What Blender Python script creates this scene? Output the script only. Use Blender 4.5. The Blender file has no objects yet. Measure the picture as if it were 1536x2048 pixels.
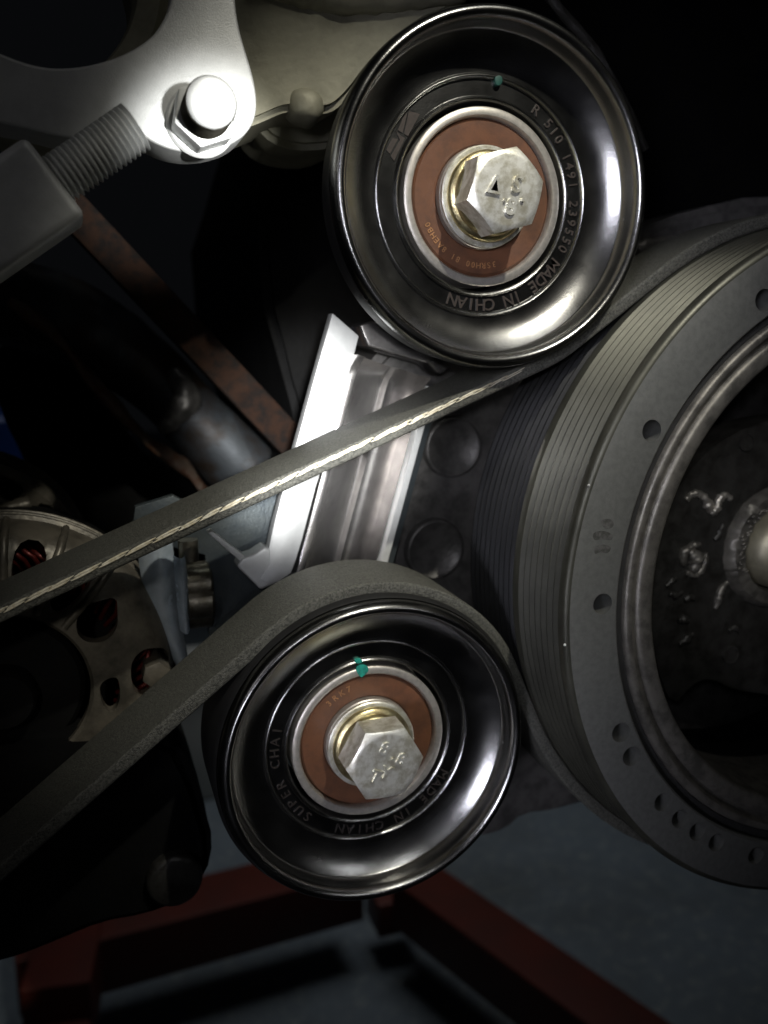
import bpy, bmesh, math, random
from mathutils import Vector, Matrix, noise
random.seed(7)
S = bpy.context.scene
COL = S.collection
PI = math.pi
# ---------------------------------------------------------------- camera
# Design frame: millimetres, X right, Y along the crankshaft into the engine, Z up; camera at (0,0,0) mm = 0.75 m over the floor
H0 = 0.75
F_PX, YAW, PIT = 1720.6, .3323, .1963
Fw = Vector((math.sin(YAW)*math.cos(PIT), math.cos(YAW)*math.cos(PIT), -math.sin(PIT)))
Rw = Vector((math.cos(YAW), -math.sin(YAW), 0)); Uw = Rw.cross(Fw)
cd = bpy.data.cameras.new('camera'); cam = bpy.data.objects.new('camera', cd); COL.objects.link(cam)
cam.matrix_world = Matrix.Translation((0, 0, H0)) @ Matrix((Rw, Uw, -Fw)).transposed().to_4x4()
cd.sensor_fit = 'VERTICAL'; cd.sensor_height = 36; cd.lens = F_PX/2048*36
cd.clip_start = .01; cd.clip_end = 30
cd.dof.use_dof = True; cd.dof.focus_distance = .235; cd.dof.aperture_fstop = 11
S.camera = cam
# ---------------------------------------------------------------- world, lamps, exposure
W = bpy.data.worlds.new('World'); S.world = W; W.use_nodes = True
W.node_tree.nodes['Background'].inputs[0].default_value = (.55, .6, .7, 1)
W.node_tree.nodes['Background'].inputs[1].default_value = .004
S.view_settings.view_transform = 'Standard'; S.view_settings.look = 'None'
S.view_settings.exposure = 0; S.view_settings.gamma = 1
def mm(x, y, z): return Vector((x*.001, y*.001, z*.001+H0))
def lamp(kind, name, loc, aim, energy, color, **k):
    l = bpy.data.lights.new(name, kind); l.energy = energy; l.color = color
    for a, b in k.items(): setattr(l, a, b)
    o = bpy.data.objects.new(name, l); COL.objects.link(o)
    o.location = mm(*loc); o.rotation_euler = (mm(*aim)-mm(*loc)).to_track_quat('-Z', 'Y').to_euler()
    return o
# hand torch above the idlers, flash by the lens; the other lamps are added fills and highlights
lamp('SPOT', 'torch', (160, -140, 430), (88, 235, -14), 13.5, (1, .96, .84), spot_size=math.radians(21.5), spot_blend=1, shadow_soft_size=.006)
lamp('SPOT', 'lug_fill', (70, -20, 20), (38, 234, 45), 8, (1, 1, .98), spot_size=math.radians(12), spot_blend=1, shadow_soft_size=.006)  # added spot, no such lamp: overexposes the lug
lamp('SPOT', 'phone_flash', (-6, -6, 14), (120, 250, -45), .6, (.93, .93, 1), spot_size=math.radians(46), spot_blend=1, shadow_soft_size=.006)
lamp('AREA', 'highlight_disk', (-30, 20, 50), (149, 228, 38), .022, (.86, .86, 1), shape='DISK', size=.06, spread=math.radians(40))  # added disc: puts the white blob in the upper dish
lamp('AREA', 'highlight_disk', (-80, 20, -116), (111, 228, -138), .022, (.86, .86, 1), shape='DISK', size=.06, spread=math.radians(40))  # added likewise, for the blob in the lower dish
lamp('AREA', 'dish_patch_light', (80, -26, 96), (82, 227, -160), .0035, (.95, .96, 1), shape='RECTANGLE', size=.03, size_y=.07, spread=math.radians(40))  # added panel: gives the lower dish a reflected patch
lamp('AREA', 'dish_patch_light', (225, -24, 40), (66, 227, -160), .0025, (.95, .96, 1), shape='RECTANGLE', size=.03, size_y=.07, spread=math.radians(40))  # second added panel, for the other patch in that dish
lamp('SPOT', 'bracket_fill', (8, -14, 8), (68, 264, -30), 11, (1, 1, 1), spot_size=math.radians(17), spot_blend=1, shadow_soft_size=.006)  # added spot, brightens the billet bracket's front edge to white
lamp('SPOT', 'alternator_fill', (-70, -40, 40), (2, 263, -96), .6, (1, .95, .86), spot_size=math.radians(15), spot_blend=1, shadow_soft_size=.008)  # added fill for the alternator front under the belt
lamp('SPOT', 'hub_fill', (60, -120, 160), (214, 236, -62), 1.5, (1, .98, .92), spot_size=math.radians(15), spot_blend=1, shadow_soft_size=.01)  # added to lift the damper hub and crank bolt
lamp('AREA', 'lip_highlight_panel', (-230, 60, 80), (100, 226, -70), .004, (.96, .93, .97), shape='RECTANGLE', size=.04, size_y=.2, spread=math.radians(50))  # added panel, reflected in the left of the pulley lips
lamp('AREA', 'dish_reflection_panel', (160, 60, 330), (108, 226, -80), .014, (1, .98, .93), shape='RECTANGLE', size=.17, size_y=.12, spread=math.radians(46))  # added panel for soft reflections in the pulley dishes
lamp('SPOT', 'floor_fill', (450, 1000, 1300), (430, 1300, -750), 40, (.95, .97, 1), spot_size=math.radians(50), spot_blend=1, shadow_soft_size=.5)  # added fill over floor and box, no known lamp there
# ---------------------------------------------------------------- helpers
def U(px, py, Y):                       # a direction in the picture met with the plane y = Y (mm)
    d = Fw*F_PX + Rw*(px-768) - Uw*(py-1024)
    return (d.x*Y/d.y, d.z*Y/d.y)
def UZ(px, py, Z):                      # ... met with the horizontal plane z = Z
    d = Fw*F_PX + Rw*(px-768) - Uw*(py-1024)
    return (d.x*Z/d.z, d.y*Z/d.z)
def poly(pts, Y): return [U(a, b, Y) for a, b in pts]
def smooth_closed(pts, n=3):            # Chaikin
    for _ in range(n):
        q = []
        for i in range(len(pts)):
            a, b = pts[i], pts[(i+1) % len(pts)]
            q += [(a[0]*.75+b[0]*.25, a[1]*.75+b[1]*.25), (a[0]*.25+b[0]*.75, a[1]*.25+b[1]*.75)]
        pts = q
    return pts
def finish(name, bm, m, parent=None, org=None, angle=35, bevel=0, kind=None, seg=2):
    """bm in design mm; linked as one mesh object whose origin is org (mm)"""
    bmesh.ops.recalc_face_normals(bm, faces=bm.faces)
    if bevel:
        es = [e for e in bm.edges if len(e.link_faces) == 2 and e.calc_face_angle(0) > math.radians(30)]
        bmesh.ops.bevel(bm, geom=es, offset=bevel, segments=seg, affect='EDGES', profile=.6, clamp_overlap=True)
    if org is None: org = parent.get('_o') if parent else (0, 0, 0)
    o0 = mm(*org)
    for v in bm.verts: v.co = mm(*v.co)-o0
    me = bpy.data.meshes.new(name); bm.to_mesh(me); bm.free()
    for p in me.polygons: p.use_smooth = True
    me.set_sharp_from_angle(angle=math.radians(angle))
    if m: me.materials.append(m)
    o = bpy.data.objects.new(name, me); COL.objects.link(o)
    if parent:
        o.parent = parent; p0 = mm(*parent['_o']); o.location = o0-p0
    else: o.location = o0
    o['_o'] = tuple(float(c) for c in org)
    if kind: o['kind'] = kind
    return o
def thing(name, label, cat, org, group=None):
    o = bpy.data.objects.new(name, None); COL.objects.link(o); o.location = mm(*org); o.empty_display_size = .01
    o['label'] = label; o['category'] = cat; o['_o'] = tuple(float(c) for c in org)
    if group: o['group'] = group
    return o
def tag(o, label, cat, group=None):
    o['label'] = label; o['category'] = cat
    if group: o['group'] = group
    return o
def lathe(bm, prof, cx, cz, n=128, close=False, fn=None):
    rings = []
    for r, y in prof:
        if r < 1e-6: rings.append([bm.verts.new((cx, y, cz))]); continue
        rings.append([bm.verts.new((cx+r*math.cos(2*PI*i/n), y, cz+r*math.sin(2*PI*i/n))) for i in range(n)])
    if close: rings.append(rings[0])
    for a, b in zip(rings, rings[1:]):
        for i in range(n):
            j = (i+1) % n
            if len(a) == 1 and len(b) == 1: continue
            if len(a) == 1: bm.faces.new((a[0], b[i], b[j]))
            elif len(b) == 1: bm.faces.new((a[i], b[0], a[j]))
            else: bm.faces.new((a[i], b[i], b[j], a[j]))
    return bm
def prism(bm, pts, y0, y1):
    a = [bm.verts.new((x, y0, z)) for x, z in pts]; b = [bm.verts.new((x, y1, z)) for x, z in pts]
    bm.faces.new(a); bm.faces.new(b[::-1])
    n = len(pts)
    for i in range(n): bm.faces.new((a[i], b[i], b[(i+1) % n], a[(i+1) % n]))
    return bm
def frames(path):
    T = []
    for i in range(len(path)):
        t = path[min(i+1, len(path)-1)]-path[max(i-1, 0)]; T.append(t.normalized())
    n = T[0].orthogonal().normalized(); out = []
    for t in T:
        n = (n-t*n.dot(t)).normalized(); out.append((t, n, t.cross(n)))
    return out
def tube(bm, path, rad, n=12, wob=0, cap=True, flat=1.0):
    path = [Vector(p) for p in path]; rings = []
    for i, (p, (t, a, b)) in enumerate(zip(path, frames(path))):
        r = rad[i] if isinstance(rad, (list, tuple)) else rad
        ring = []
        for k in range(n):
            th = 2*PI*k/n; rr = r*(1+wob*noise.noise(p*.21+Vector((math.cos(th), math.sin(th), i*.37))*1.3))
            ring.append(bm.verts.new(p+a*math.cos(th)*rr+b*math.sin(th)*rr*flat))
        rings.append(ring)
    for a, b in zip(rings, rings[1:]):
        for k in range(n): bm.faces.new((a[k], a[(k+1) % n], b[(k+1) % n], b[k]))
    if cap: bm.faces.new(rings[0][::-1]); bm.faces.new(rings[-1])
    return bm
def bez(pts, n=10):                     # Catmull-Rom
    P = [Vector(p) for p in pts]; P = [P[0]*2-P[1]]+P+[P[-1]*2-P[-2]]; out = []
    for i in range(1, len(P)-2):
        for k in range(n):
            t = k/n; a, b, c, d = P[i-1:i+3]
            out.append(.5*((2*b)+(c-a)*t+(2*a-5*b+4*c-d)*t*t+(3*b-a-3*c+d)*t**3))
    out.append(P[-2]); return out
def obox(bm, c, ax, ay, az):            # box from centre and three half-axis vectors
    c = Vector(c); vs = []
    for i in (-1, 1):
        for j in (-1, 1):
            for k in (-1, 1): vs.append(bm.verts.new(c+ax*i+ay*j+az*k))
    for f in ((0, 1, 3, 2), (4, 6, 7, 5), (0, 4, 5, 1), (2, 3, 7, 6), (0, 2, 6, 4), (1, 5, 7, 3)):
        bm.faces.new([vs[q] for q in f])
    return bm
def boolean_cut(bm, cutters):           # exact boolean difference of bmesh minus list of bmesh
    def tmp(b):
        bmesh.ops.recalc_face_normals(b, faces=b.faces)
        me = bpy.data.meshes.new('tmp'); b.to_mesh(me); b.free(); o = bpy.data.objects.new('tmp', me); COL.objects.link(o); return o
    a = tmp(bm); cs = [tmp(c) for c in cutters]
    for c in cs:
        md = a.modifiers.new('b', 'BOOLEAN'); md.object = c; md.operation = 'DIFFERENCE'; md.solver = 'EXACT'
    dg = bpy.context.evaluated_depsgraph_get(); me = bpy.data.meshes.new_from_object(a.evaluated_get(dg))
    out = bmesh.new(); out.from_mesh(me)
    for o in [a]+cs: bpy.data.objects.remove(o)
    return out
def glyphs(bm, text, place, size, depth=.3, font_w=.0, spacing=None):
    """letters as solid meshes; place(i) -> (centre, right, up, out)"""
    for i, ch in enumerate(text):
        if ch == ' ': continue
        cu = bpy.data.curves.new('t', 'FONT'); cu.body = ch; cu.size = size; cu.align_x = 'CENTER'; cu.extrude = depth/2
        cu.offset = font_w; cu.resolution_u = 3
        o = bpy.data.objects.new('t', cu); COL.objects.link(o)
        dg = bpy.context.evaluated_depsgraph_get(); me = bpy.data.meshes.new_from_object(o.evaluated_get(dg))
        c, r, u, n = place(i); base = len(bm.verts)
        vs = [bm.verts.new(c+r*v.co.x+u*(v.co.y-size*.35)+n*v.co.z) for v in me.vertices]
        for p in me.polygons:
            try: bm.faces.new([vs[k] for k in p.vertices])
            except ValueError: pass
        bpy.data.objects.remove(o); bpy.data.curves.remove(cu); bpy.data.meshes.remove(me)
    return bm
def ring_text(bm, text, cx, cz, r, y, size, start_deg, step_deg, depth=.3, fw=.0):
    def place(i):
        th = math.radians(start_deg-step_deg*i)
        u = Vector((math.cos(th), 0, math.sin(th))); rt = Vector((math.sin(th), 0, -math.cos(th)))
        return Vector((cx, y, cz))+u*r, rt, u, Vector((0, -1, 0))
    return glyphs(bm, text, place, size, depth, fw)
# ---------------------------------------------------------------- materials
def mat(name, base, metal=0, rough=.5, c2=None, scale=300, bump=0, bscale=900, rvar=.1, spec=.5, stretch=None, coat=0, thresh=(.42, .62), aniso=0):
    m = bpy.data.materials.new(name); m.use_nodes = True; nt = m.node_tree; b = nt.nodes['Principled BSDF']
    L = nt.links.new; N = nt.nodes.new
    b.inputs['Metallic'].default_value = metal; b.inputs['Roughness'].default_value = rough
    b.inputs['Specular IOR Level'].default_value = spec; b.inputs['Coat Weight'].default_value = coat; b.inputs['Coat Roughness'].default_value = .15
    tc = N('ShaderNodeTexCoord'); mp = N('ShaderNodeMapping'); L(tc.outputs['Object'], mp.inputs[0])
    if stretch: mp.inputs['Scale'].default_value = stretch
    n1 = N('ShaderNodeTexNoise'); n1.inputs['Scale'].default_value = scale; n1.inputs['Detail'].default_value = 6; n1.inputs['Roughness'].default_value = .65
    L(mp.outputs[0], n1.inputs['Vector'])
    cr = N('ShaderNodeValToRGB'); cr.color_ramp.elements[0].position, cr.color_ramp.elements[1].position = thresh
    c2 = c2 or tuple(c*.7 for c in base)
    cr.color_ramp.elements[0].color = (*base, 1); cr.color_ramp.elements[1].color = (*c2, 1)
    L(n1.outputs[0], cr.inputs[0]); L(cr.outputs[0], b.inputs['Base Color'])
    mr = N('ShaderNodeMapRange'); mr.inputs[3].default_value = max(rough-rvar, .03); mr.inputs[4].default_value = min(rough+rvar, 1)
    n3 = N('ShaderNodeTexNoise'); n3.inputs['Scale'].default_value = scale*.37; n3.inputs['Detail'].default_value = 4
    L(mp.outputs[0], n3.inputs['Vector']); L(n3.outputs[0], mr.inputs[0]); L(mr.outputs[0], b.inputs['Roughness'])
    if bump:
        n2 = N('ShaderNodeTexNoise'); n2.inputs['Scale'].default_value = bscale; n2.inputs['Detail'].default_value = 4
        L(mp.outputs[0], n2.inputs['Vector'])
        bp = N('ShaderNodeBump'); bp.inputs['Strength'].default_value = bump; bp.inputs['Distance'].default_value = .0004
        L(n2.outputs[0], bp.inputs['Height']); L(bp.outputs[0], b.inputs['Normal'])
    return m
M = dict(
    ecoat=mat('black_chrome', (.245, .245, .238), 1, .235, (.20, .20, .194), 260, .10, 2600, .09, thresh=(.35, .7)),
    barrel=mat('black_barrel', (.012, .012, .012), .2, .5),
    race=mat('ground_steel', (.52, .49, .44), .75, .4, (.42, .40, .36), 500, .06, 2500, .06),
    seal=mat('brown_seal', (.115, .048, .023), 0, .5, (.075, .033, .018), 160, .12, 1800, .08),
    zinc=mat('zinc_plate', (.8, .8, .73), .75, .4, (.5, .48, .38), 260, .12, 1400, .12),
    yzinc=mat('yellow_zinc', (.58, .52, .30), 1, .36, (.36, .29, .15), 300, .2, 1500, .12),
    etch=mat('laser_etch', (.034, .025, .02), .2, .6, None, 900, .1),
    etch_faint=mat('faint_etch', (.014, .010, .008), .2, .6, None, 900, .1),
    seal_print=mat('seal_print', (.34, .17, .07), 0, .5),
    green=mat('green_paint', (.01, .26, .19), 0, .5, (.01, .12, .1), 700, .2),
    green_dark=mat('dark_green_paint', (.006, .06, .045), 0, .5),  # darker green, for the mark on the upper pulley
    damper=mat('phosphated_steel', (.15, .153, .145), .5, .5, (.125, .128, .122), 500, .12, 1600, .08),
    damper_groove=mat('ground_groove', (.075, .075, .06), .6, .42, (.05, .05, .04), 40, .1, 1600, .1),
    damper_rear=mat('near_black_groove', (.009, .0095, .0105), .1, .5, (.006, .0065, .007), 150, .1, spec=.25),  # near-black base for the rear grooves
    rubber=mat('rubber', (.02, .02, .02), 0, .6, None, 300, .3),
    cast=mat('dark_casting', (.04, .039, .036), .3, .42, (.02, .019, .017), 160, .6, 700, .15),
    cover=mat('cover_casting', (.13, .125, .12), .35, .45, (.07, .068, .065), 160, .5, 700, .12),
    cast_edge=mat('worn_casting', (.2, .19, .17), .6, .42, (.11, .105, .095), 200, .2, 700, .15),
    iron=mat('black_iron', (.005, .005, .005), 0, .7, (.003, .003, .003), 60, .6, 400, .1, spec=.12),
    alu=mat('blasted_aluminium', (.62, .63, .62), .35, .5, (.56, .57, .56), 200, .18, 3200, .06),
    alu_cast=mat('sand_cast_aluminium', (.40, .385, .29), .3, .6, (.29, .28, .21), 60, .3, 500, .12),
    polished=mat('polished_aluminium', (.62, .60, .58), .95, .24, (.52, .50, .49), 260, .08, 900, .08),
    belt=mat('belt_rubber', (.095, .095, .081), 0, .6, (.032, .032, .028), 1700, 1.0, 2400, .08, spec=.35),
    cord=mat('belt_cord', (.6, .57, .46), 0, .5, (.42, .37, .25), 900, .3),
    rust=mat('rusty_steel', (.026, .013, .008), .1, .85, (.010, .008, .007), 220, .8, 700, .1, spec=.15),
    rust_edge=mat('scaled_steel', (.14, .10, .07), .2, .6, (.11, .045, .02), 220, .8, 700, .1),
    shield=mat('heat_blued_steel', (.055, .062, .068), .5, .5, (.035, .024, .016), 45, .3, 500, .12),
    altcast=mat('dirty_alternator_casting', (.14, .125, .098), .4, .42, (.055, .05, .04), 70, .4, 500, .12),
    copper=mat('winding_red', (.11, .014, .010), .5, .35, (.08, .012, .01), 400, .1),
    bluezinc=mat('blue_zinc', (.72, .8, .88), .3, .25, (.6, .68, .75), 200, .15, 1200, .08),
    plate=mat('grey_zinc_sheet', (.09, .105, .11), .6, .45, (.07, .085, .095), 160, .3, 1100, .1),
    nut=mat('dark_nut', (.22, .205, .17), .9, .35, (.12, .11, .08), 260, .3, 1100, .1),
    red=mat('red_stand_paint', (.10, .016, .008), 0, .5, (.06, .016, .01), 14, .3, 300, .1, thresh=(.4, .75)),
    bluep=mat('blue_plastic', (.015, .06, .25), 0, .35),
    pale=mat('pale_grey_plastic', (.42, .43, .40), 0, .5, (.36, .37, .35), 9),
    chip=mat('bright_chip', (.8, .8, .78), .6, .3),
    smudge=mat('grease', (.05, .05, .046), .2, .5, (.11, .11, .105), 500, .3),
    crank=mat('pale_crank_bolt', (.55, .52, .40), .7, .45, (.42, .39, .3), 180, .2),
)
def floor_mat():
    m = mat('painted_concrete', (.115, .142, .165), 0, .55, (.075, .088, .095), 3.2, .5, 60, .12, thresh=(.38, .66))
    nt = m.node_tree; b = nt.nodes['Principled BSDF']; cr = [n for n in nt.nodes if n.type == 'VALTORGB'][0]
    n = nt.nodes.new('ShaderNodeTexNoise'); n.inputs['Scale'].default_value = 60; n.inputs['Detail'].default_value = 8; n.inputs['Roughness'].default_value = .75
    tc = [q for q in nt.nodes if q.type == 'TEX_COORD'][0]; nt.links.new(tc.outputs['Object'], n.inputs['Vector'])
    r = nt.nodes.new('ShaderNodeValToRGB'); r.color_ramp.elements[0].position = .52; r.color_ramp.elements[1].position = .72
    r.color_ramp.elements[0].color = (1, 1, 1, 1); r.color_ramp.elements[1].color = (2.3, 2.1, 1.7, 1)
    mx = nt.nodes.new('ShaderNodeMix'); mx.data_type = 'RGBA'; mx.blend_type = 'MULTIPLY'; mx.inputs[0].default_value = 1
    nt.links.new(n.outputs[0], r.inputs[0]); nt.links.new(cr.outputs[0], mx.inputs[6]); nt.links.new(r.outputs[0], mx.inputs[7]); nt.links.new(mx.outputs[2], b.inputs['Base Color'])
    return m
M['floor'] = floor_mat()
# ================================================================ SETTING
bm = bmesh.new(); obox(bm, (0, 2500, -760), Vector((5000, 0, 0)), Vector((0, 5000, 0)), Vector((0, 0, 10)))
finish('floor', bm, M['floor'], org=(0, 0, -750), kind='structure')
# ================================================================ IDLER PULLEYS
UC, LC, DC = (109.0, 39.2), (74.8, -119.0), (230.1, -72.2)
def idler(c, label, rb, yb):
    cx, cz = c; t = thing('idler_pulley', label, 'pulley', (cx, 240, cz), 'idler pulleys of the belt drive')
    prof = [(25.2, 239), (25.3, 230.9), (25.6, 230.2), (26.1, 230.0), (26.6, 230.3), (26.9, 231.0), (31.0, 231.0), (31.3, 230.2), (31.8, 229.9), (32.3, 230.1), (32.6, 230.6)]
    for k in range(1, 19):
        q = k/18; prof.append((32.6+9.9*q, 230.6-4.6*q**2.0))
    for k in range(0, 16):
        a = math.radians(168-k*11.2); prof.append((44.7+2.1*math.cos(a), 223.3-4.0*math.sin(a)))
    bm = bmesh.new(); lathe(bm, [(rb-1, 223.4), (rb, 225), (rb, yb), (45, yb+2), (25, yb+2)], cx, cz, 192); finish('barrel', bm, M['barrel'], t, angle=50)
    bm = bmesh.new(); lathe(bm, prof, cx, cz, 192); finish('rim', bm, M['ecoat'], t, angle=50)
    bm = bmesh.new(); lathe(bm, [(21.3, 232.6), (21.4, 230.6), (21.8, 230.05), (23.4, 229.9), (23.9, 230.3), (24.0, 240), (21.3, 240)], cx, cz, 160, True)
    finish('outer_race', bm, M['race'], t, angle=45)
    bm = bmesh.new(); lathe(bm, [(13.6, 232.2), (14.4, 231.4), (15.6, 231.2), (20.4, 231.2), (20.9, 231.9), (21.35, 232.3), (21.35, 236), (13.6, 236)], cx, cz, 160, True)
    finish('seal', bm, M['seal'], t, angle=30)
    bm = bmesh.new(); lathe(bm, [(9, 229.4), (13.4, 229.3), (13.8, 229.7), (13.9, 236), (9, 236)], cx, cz, 128, True)
    finish('inner_race', bm, M['race'], t)
    return t
pu = idler(UC, 'upper black idler pulley with MADE IN CHIAN etched round its dish', 45.8, 234)
pl = idler(LC, 'lower black idler pulley, belt over its top, green paint dab on its bearing', 48.0, 249)
bm = ring_text(bmesh.new(), 'R 510 1491 239550', *UC, 29.1, 230.85, 3.9, 57, 5.2, .3, .02); finish('etched_number', bm, M['etch'], pu)
bm = ring_text(bmesh.new(), 'MADE IN CHIAN', *UC, 29.1, 230.85, 4.7, -37, 5.9, .3, .03); finish('etched_lettering', bm, M['etch'], pu)
bm = ring_text(bmesh.new(), 'MADE IN CHIAN', *LC, 29.1, 230.85, 4.2, -32, 6.4, .3); finish('etched_lettering', bm, M['etch_faint'], pl)
bm = ring_text(bmesh.new(), 'SUPER CHAI', *LC, 29.1, 230.85, 4.0, 228, 7.0, .3); finish('etched_lettering', bm, M['etch_faint'], pl)
bm = ring_text(bmesh.new(), '0BHEA8 18 00HRS3', *UC, 18.2, 231.15, 2.3, 205, -5.2, .25); 
for v in bm.verts: pass
finish('seal_lettering', bm, M['seal_print'], pu)
bm = ring_text(bmesh.new(), '3RK7', *LC, 18.4, 231.15, 2.6, 132, 7.5, .25); finish('seal_lettering', bm, M['seal_print'], pl)
# emblem: two block glyphs slanting up the left of the dish
bm = bmesh.new(); a = Vector((U(782, 318, 235)[0], 0, U(782, 318, 235)[1])); b = Vector((U(836, 226, 235)[0], 0, U(836, 226, 235)[1]))
ev = (b-a); eu = ev.normalized(); er = Vector((eu.z, 0, -eu.x))*4.2+eu*1.2
for q in ([(818, 222), (840, 228), (816, 272), (808, 268)], [(806, 236), (815, 224), (805, 266), (796, 260)], [(792, 262), (800, 270), (810, 276), (788, 322), (782, 312), (800, 280)], [(785, 276), (796, 278), (780, 308), (773, 300)]):
    prism(bm, poly(q, 230.8), 230.8, 231.2)
finish('emblem', bm, M['etch'], pu)
# green paint dabs
def dab(p, pts, y0, y1, m='green'):
    bm = bmesh.new(); prism(bm, smooth_closed(poly(pts, y0), 2), y0, y1); finish('paint_mark', bm, M[m], p, bevel=.05)
dab(pl, [(712, 1335), (722, 1328), (736, 1332), (738, 1342), (730, 1350), (722, 1356), (714, 1346)], 229.75, 230.5)
dab(pl, [(708, 1320), (722, 1316), (726, 1326), (714, 1328)], 229.9, 231)
dab(pu, [(990, 152), (1003, 150), (1006, 162), (1000, 172), (991, 168)], 229.7, 231.5, 'green_dark')
# ================================================================ HEX BOLTS
def hex_bolt(c, yf, rot, label, rc, stampfn):
    cx, cz = c; t = thing('hex_bolt', label, 'bolt', (cx, 229.4, cz), 'zinc bolts holding the idler pulleys')
    bm = bmesh.new(); lathe(bm, [(0, 227.9), (13.2, 227.9), (13.6, 228.2), (13.6, 229.2), (0, 229.2)], cx, cz, 96); finish('washer', bm, M['zinc'], t)
    bm = bmesh.new(); lathe(bm, [(0, 223), (9.6, 223.2), (10.6, 224.0), (10.9, 225), (10.7, 226), (11.6, 226.4), (12.2, 227.0), (12.2, 227.8), (0, 227.8)], cx, cz, 96); finish('collar', bm, M['yzinc'], t, angle=60)
    # hex head with the turned 30 degree chamfer: rings sampled round the hexagon
    bm = bmesh.new(); n = 72; rings = []
    def hexr(th):
        q = (th-math.radians(rot)) % (PI/3)-PI/6; return rc*math.cos(PI/6)/math.cos(q)
    ri = rc*math.cos(PI/6)
    for lev in range(5):
        ring = []
        for i in range(n):
            th = 2*PI*i/n+math.radians(rot); h = hexr(th)
            if lev == 0: r, y = ri*.86, yf
            elif lev == 1: r, y = ri*.95, yf+.12
            elif lev == 2: r = h*.995; y = yf+.12+max(0, (h-ri*.95))*.62
            elif lev == 3: r, y = h, yf+.5+max(0, (h-ri*.95))*.62
            else: r, y = h, yf+9.4
            ring.append(bm.verts.new((cx+r*math.cos(th), y, cz+r*math.sin(th))))
        rings.append(ring)
    bm.faces.new(rings[0]); bm.faces.new(rings[-1][::-1])
    for p, q in zip(rings, rings[1:]):
        for i in range(n): bm.faces.new((p[i], q[i], q[(i+1) % n], p[(i+1) % n]))
    finish('head', bm, M['zinc'], t, angle=28)
    stampfn(t, cx, yf, cz); return t
def stamp_u(t, cx, y, cz):
    R = Vector((.97, 0, -.12)).normalized(); Uu = Vector((.2, 0, .97)).normalized()
    pos = [U(989, 370, y), U(1012, 386, y), U(1034, 368, y), U(1047, 386, y), U(1021, 413, y)]
    bm = bmesh.new()
    glyphs(bm, '\u0394.S.8', lambda i: (Vector((pos[i][0], y-.15, pos[i][1])), R, Uu, Vector((0, -1, 0))), 6.2, 1.3, .1)
    finish('stamped_mark', bm, M['zinc'], t)
def stamp_l(t, cx, y, cz):
    R = Vector((.9, 0, -.35)).normalized(); Uu = Vector((.45, 0, .9)).normalized()
    pos = [U(770, 1496, y), U(790, 1508, y), U(802, 1518, y), U(752, 1552, y), U(772, 1544, y)]
    bm = bmesh.new()
    glyphs(bm, '8.8TY', lambda i: (Vector((pos[i][0], y-.1, pos[i][1])), R, Uu, Vector((0, -1, 0))), 5.2, .9, .12)
    finish('stamped_mark', bm, M['zinc'], t)
hex_bolt(UC, 215.6, 15, 'bright zinc hex bolt with raised triangle and 8 stamp in the upper pulley', 11.6, stamp_u)
hex_bolt(LC, 214.3, 0, 'duller zinc hex bolt with worn 8.8 stamp in the lower pulley', 11.8, stamp_l)
# ================================================================ CRANK DAMPER
dt = thing('crank_damper', 'large grey grooved crankshaft damper pulley with drilled face at the right edge', 'pulley', (DC[0], 262, DC[1]))
prof = [(92.2, 201), (92.2, 198.6), (92.8, 198.0), (107.6, 198.0), (108.8, 198.5), (109.4, 199.6), (109.4, 201.2)]
y = 201.2
for k in range(7):
    prof += [(107.0, y+1.3), (107.0, y+1.75), (109.3, y+2.95), (109.3, y+3.3)]; y += 3.45
prof += [(109.6, y+.3), (109.6, y+2.6), (107.5, y+3), (92.2, y+3)]
bm = bmesh.new(); lathe(bm, prof, *DC, 256, True)
cuts = []
for ang in (150.3, 179.9, 204.1, 209.5, 221.9, 227.6, 232.9, 238.4, 249.1, 121.0, 92, 262, 275, 60, 30, 0, 330, 300):
    a_ = math.radians(ang); c = bmesh.new(); lathe(c, [(0, 190), (3.0, 190), (3.15, 222), (0, 223)], DC[0]+97.2*math.cos(a_), DC[1]+97.2*math.sin(a_), 24); cuts.append(c)
bm = boolean_cut(bm, cuts)
o = finish('grooved_ring', bm, M['damper'], dt, angle=40)
o.data.materials.append(M['damper_groove']); o.data.materials.append(M['nut'])
for p in o.data.polygons:
    c = p.center+o.location; x_, z_ = p.center.x*1000, p.center.z*1000
    if math.hypot(x_, z_) > 106.5 and abs(p.normal.y) < .95: p.material_index = 1
    if 93.2 < math.hypot(x_, z_) < 101.5 and p.center.y+o.location.y > .1985: p.material_index = 2
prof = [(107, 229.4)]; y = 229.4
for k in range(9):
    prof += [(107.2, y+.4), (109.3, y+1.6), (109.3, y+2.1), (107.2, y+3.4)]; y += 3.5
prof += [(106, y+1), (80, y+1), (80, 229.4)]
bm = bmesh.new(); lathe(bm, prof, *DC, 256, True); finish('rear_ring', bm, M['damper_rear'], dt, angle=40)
bm = bmesh.new(); lathe(bm, [(89.4, 200.4), (92.0, 200.4), (92.0, 226), (89.4, 226)], *DC, 192, True); finish('rubber_ring', bm, M['rubber'], dt)
bm = bmesh.new(); lathe(bm, [(89.2, 200.4), (88.6, 199.2), (87.6, 198.8), (86.6, 199.2), (86.2, 200.6), (85.4, 201.4), (84.2, 201.6), (83.6, 200.6), (82.6, 200.2), (79.6, 200.3), (78.7, 200.9), (78.2, 202.2), (77.6, 232), (89.2, 236)], *DC, 224, True)
finish('inner_ring', bm, M['cast_edge'], dt, angle=50)
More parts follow.
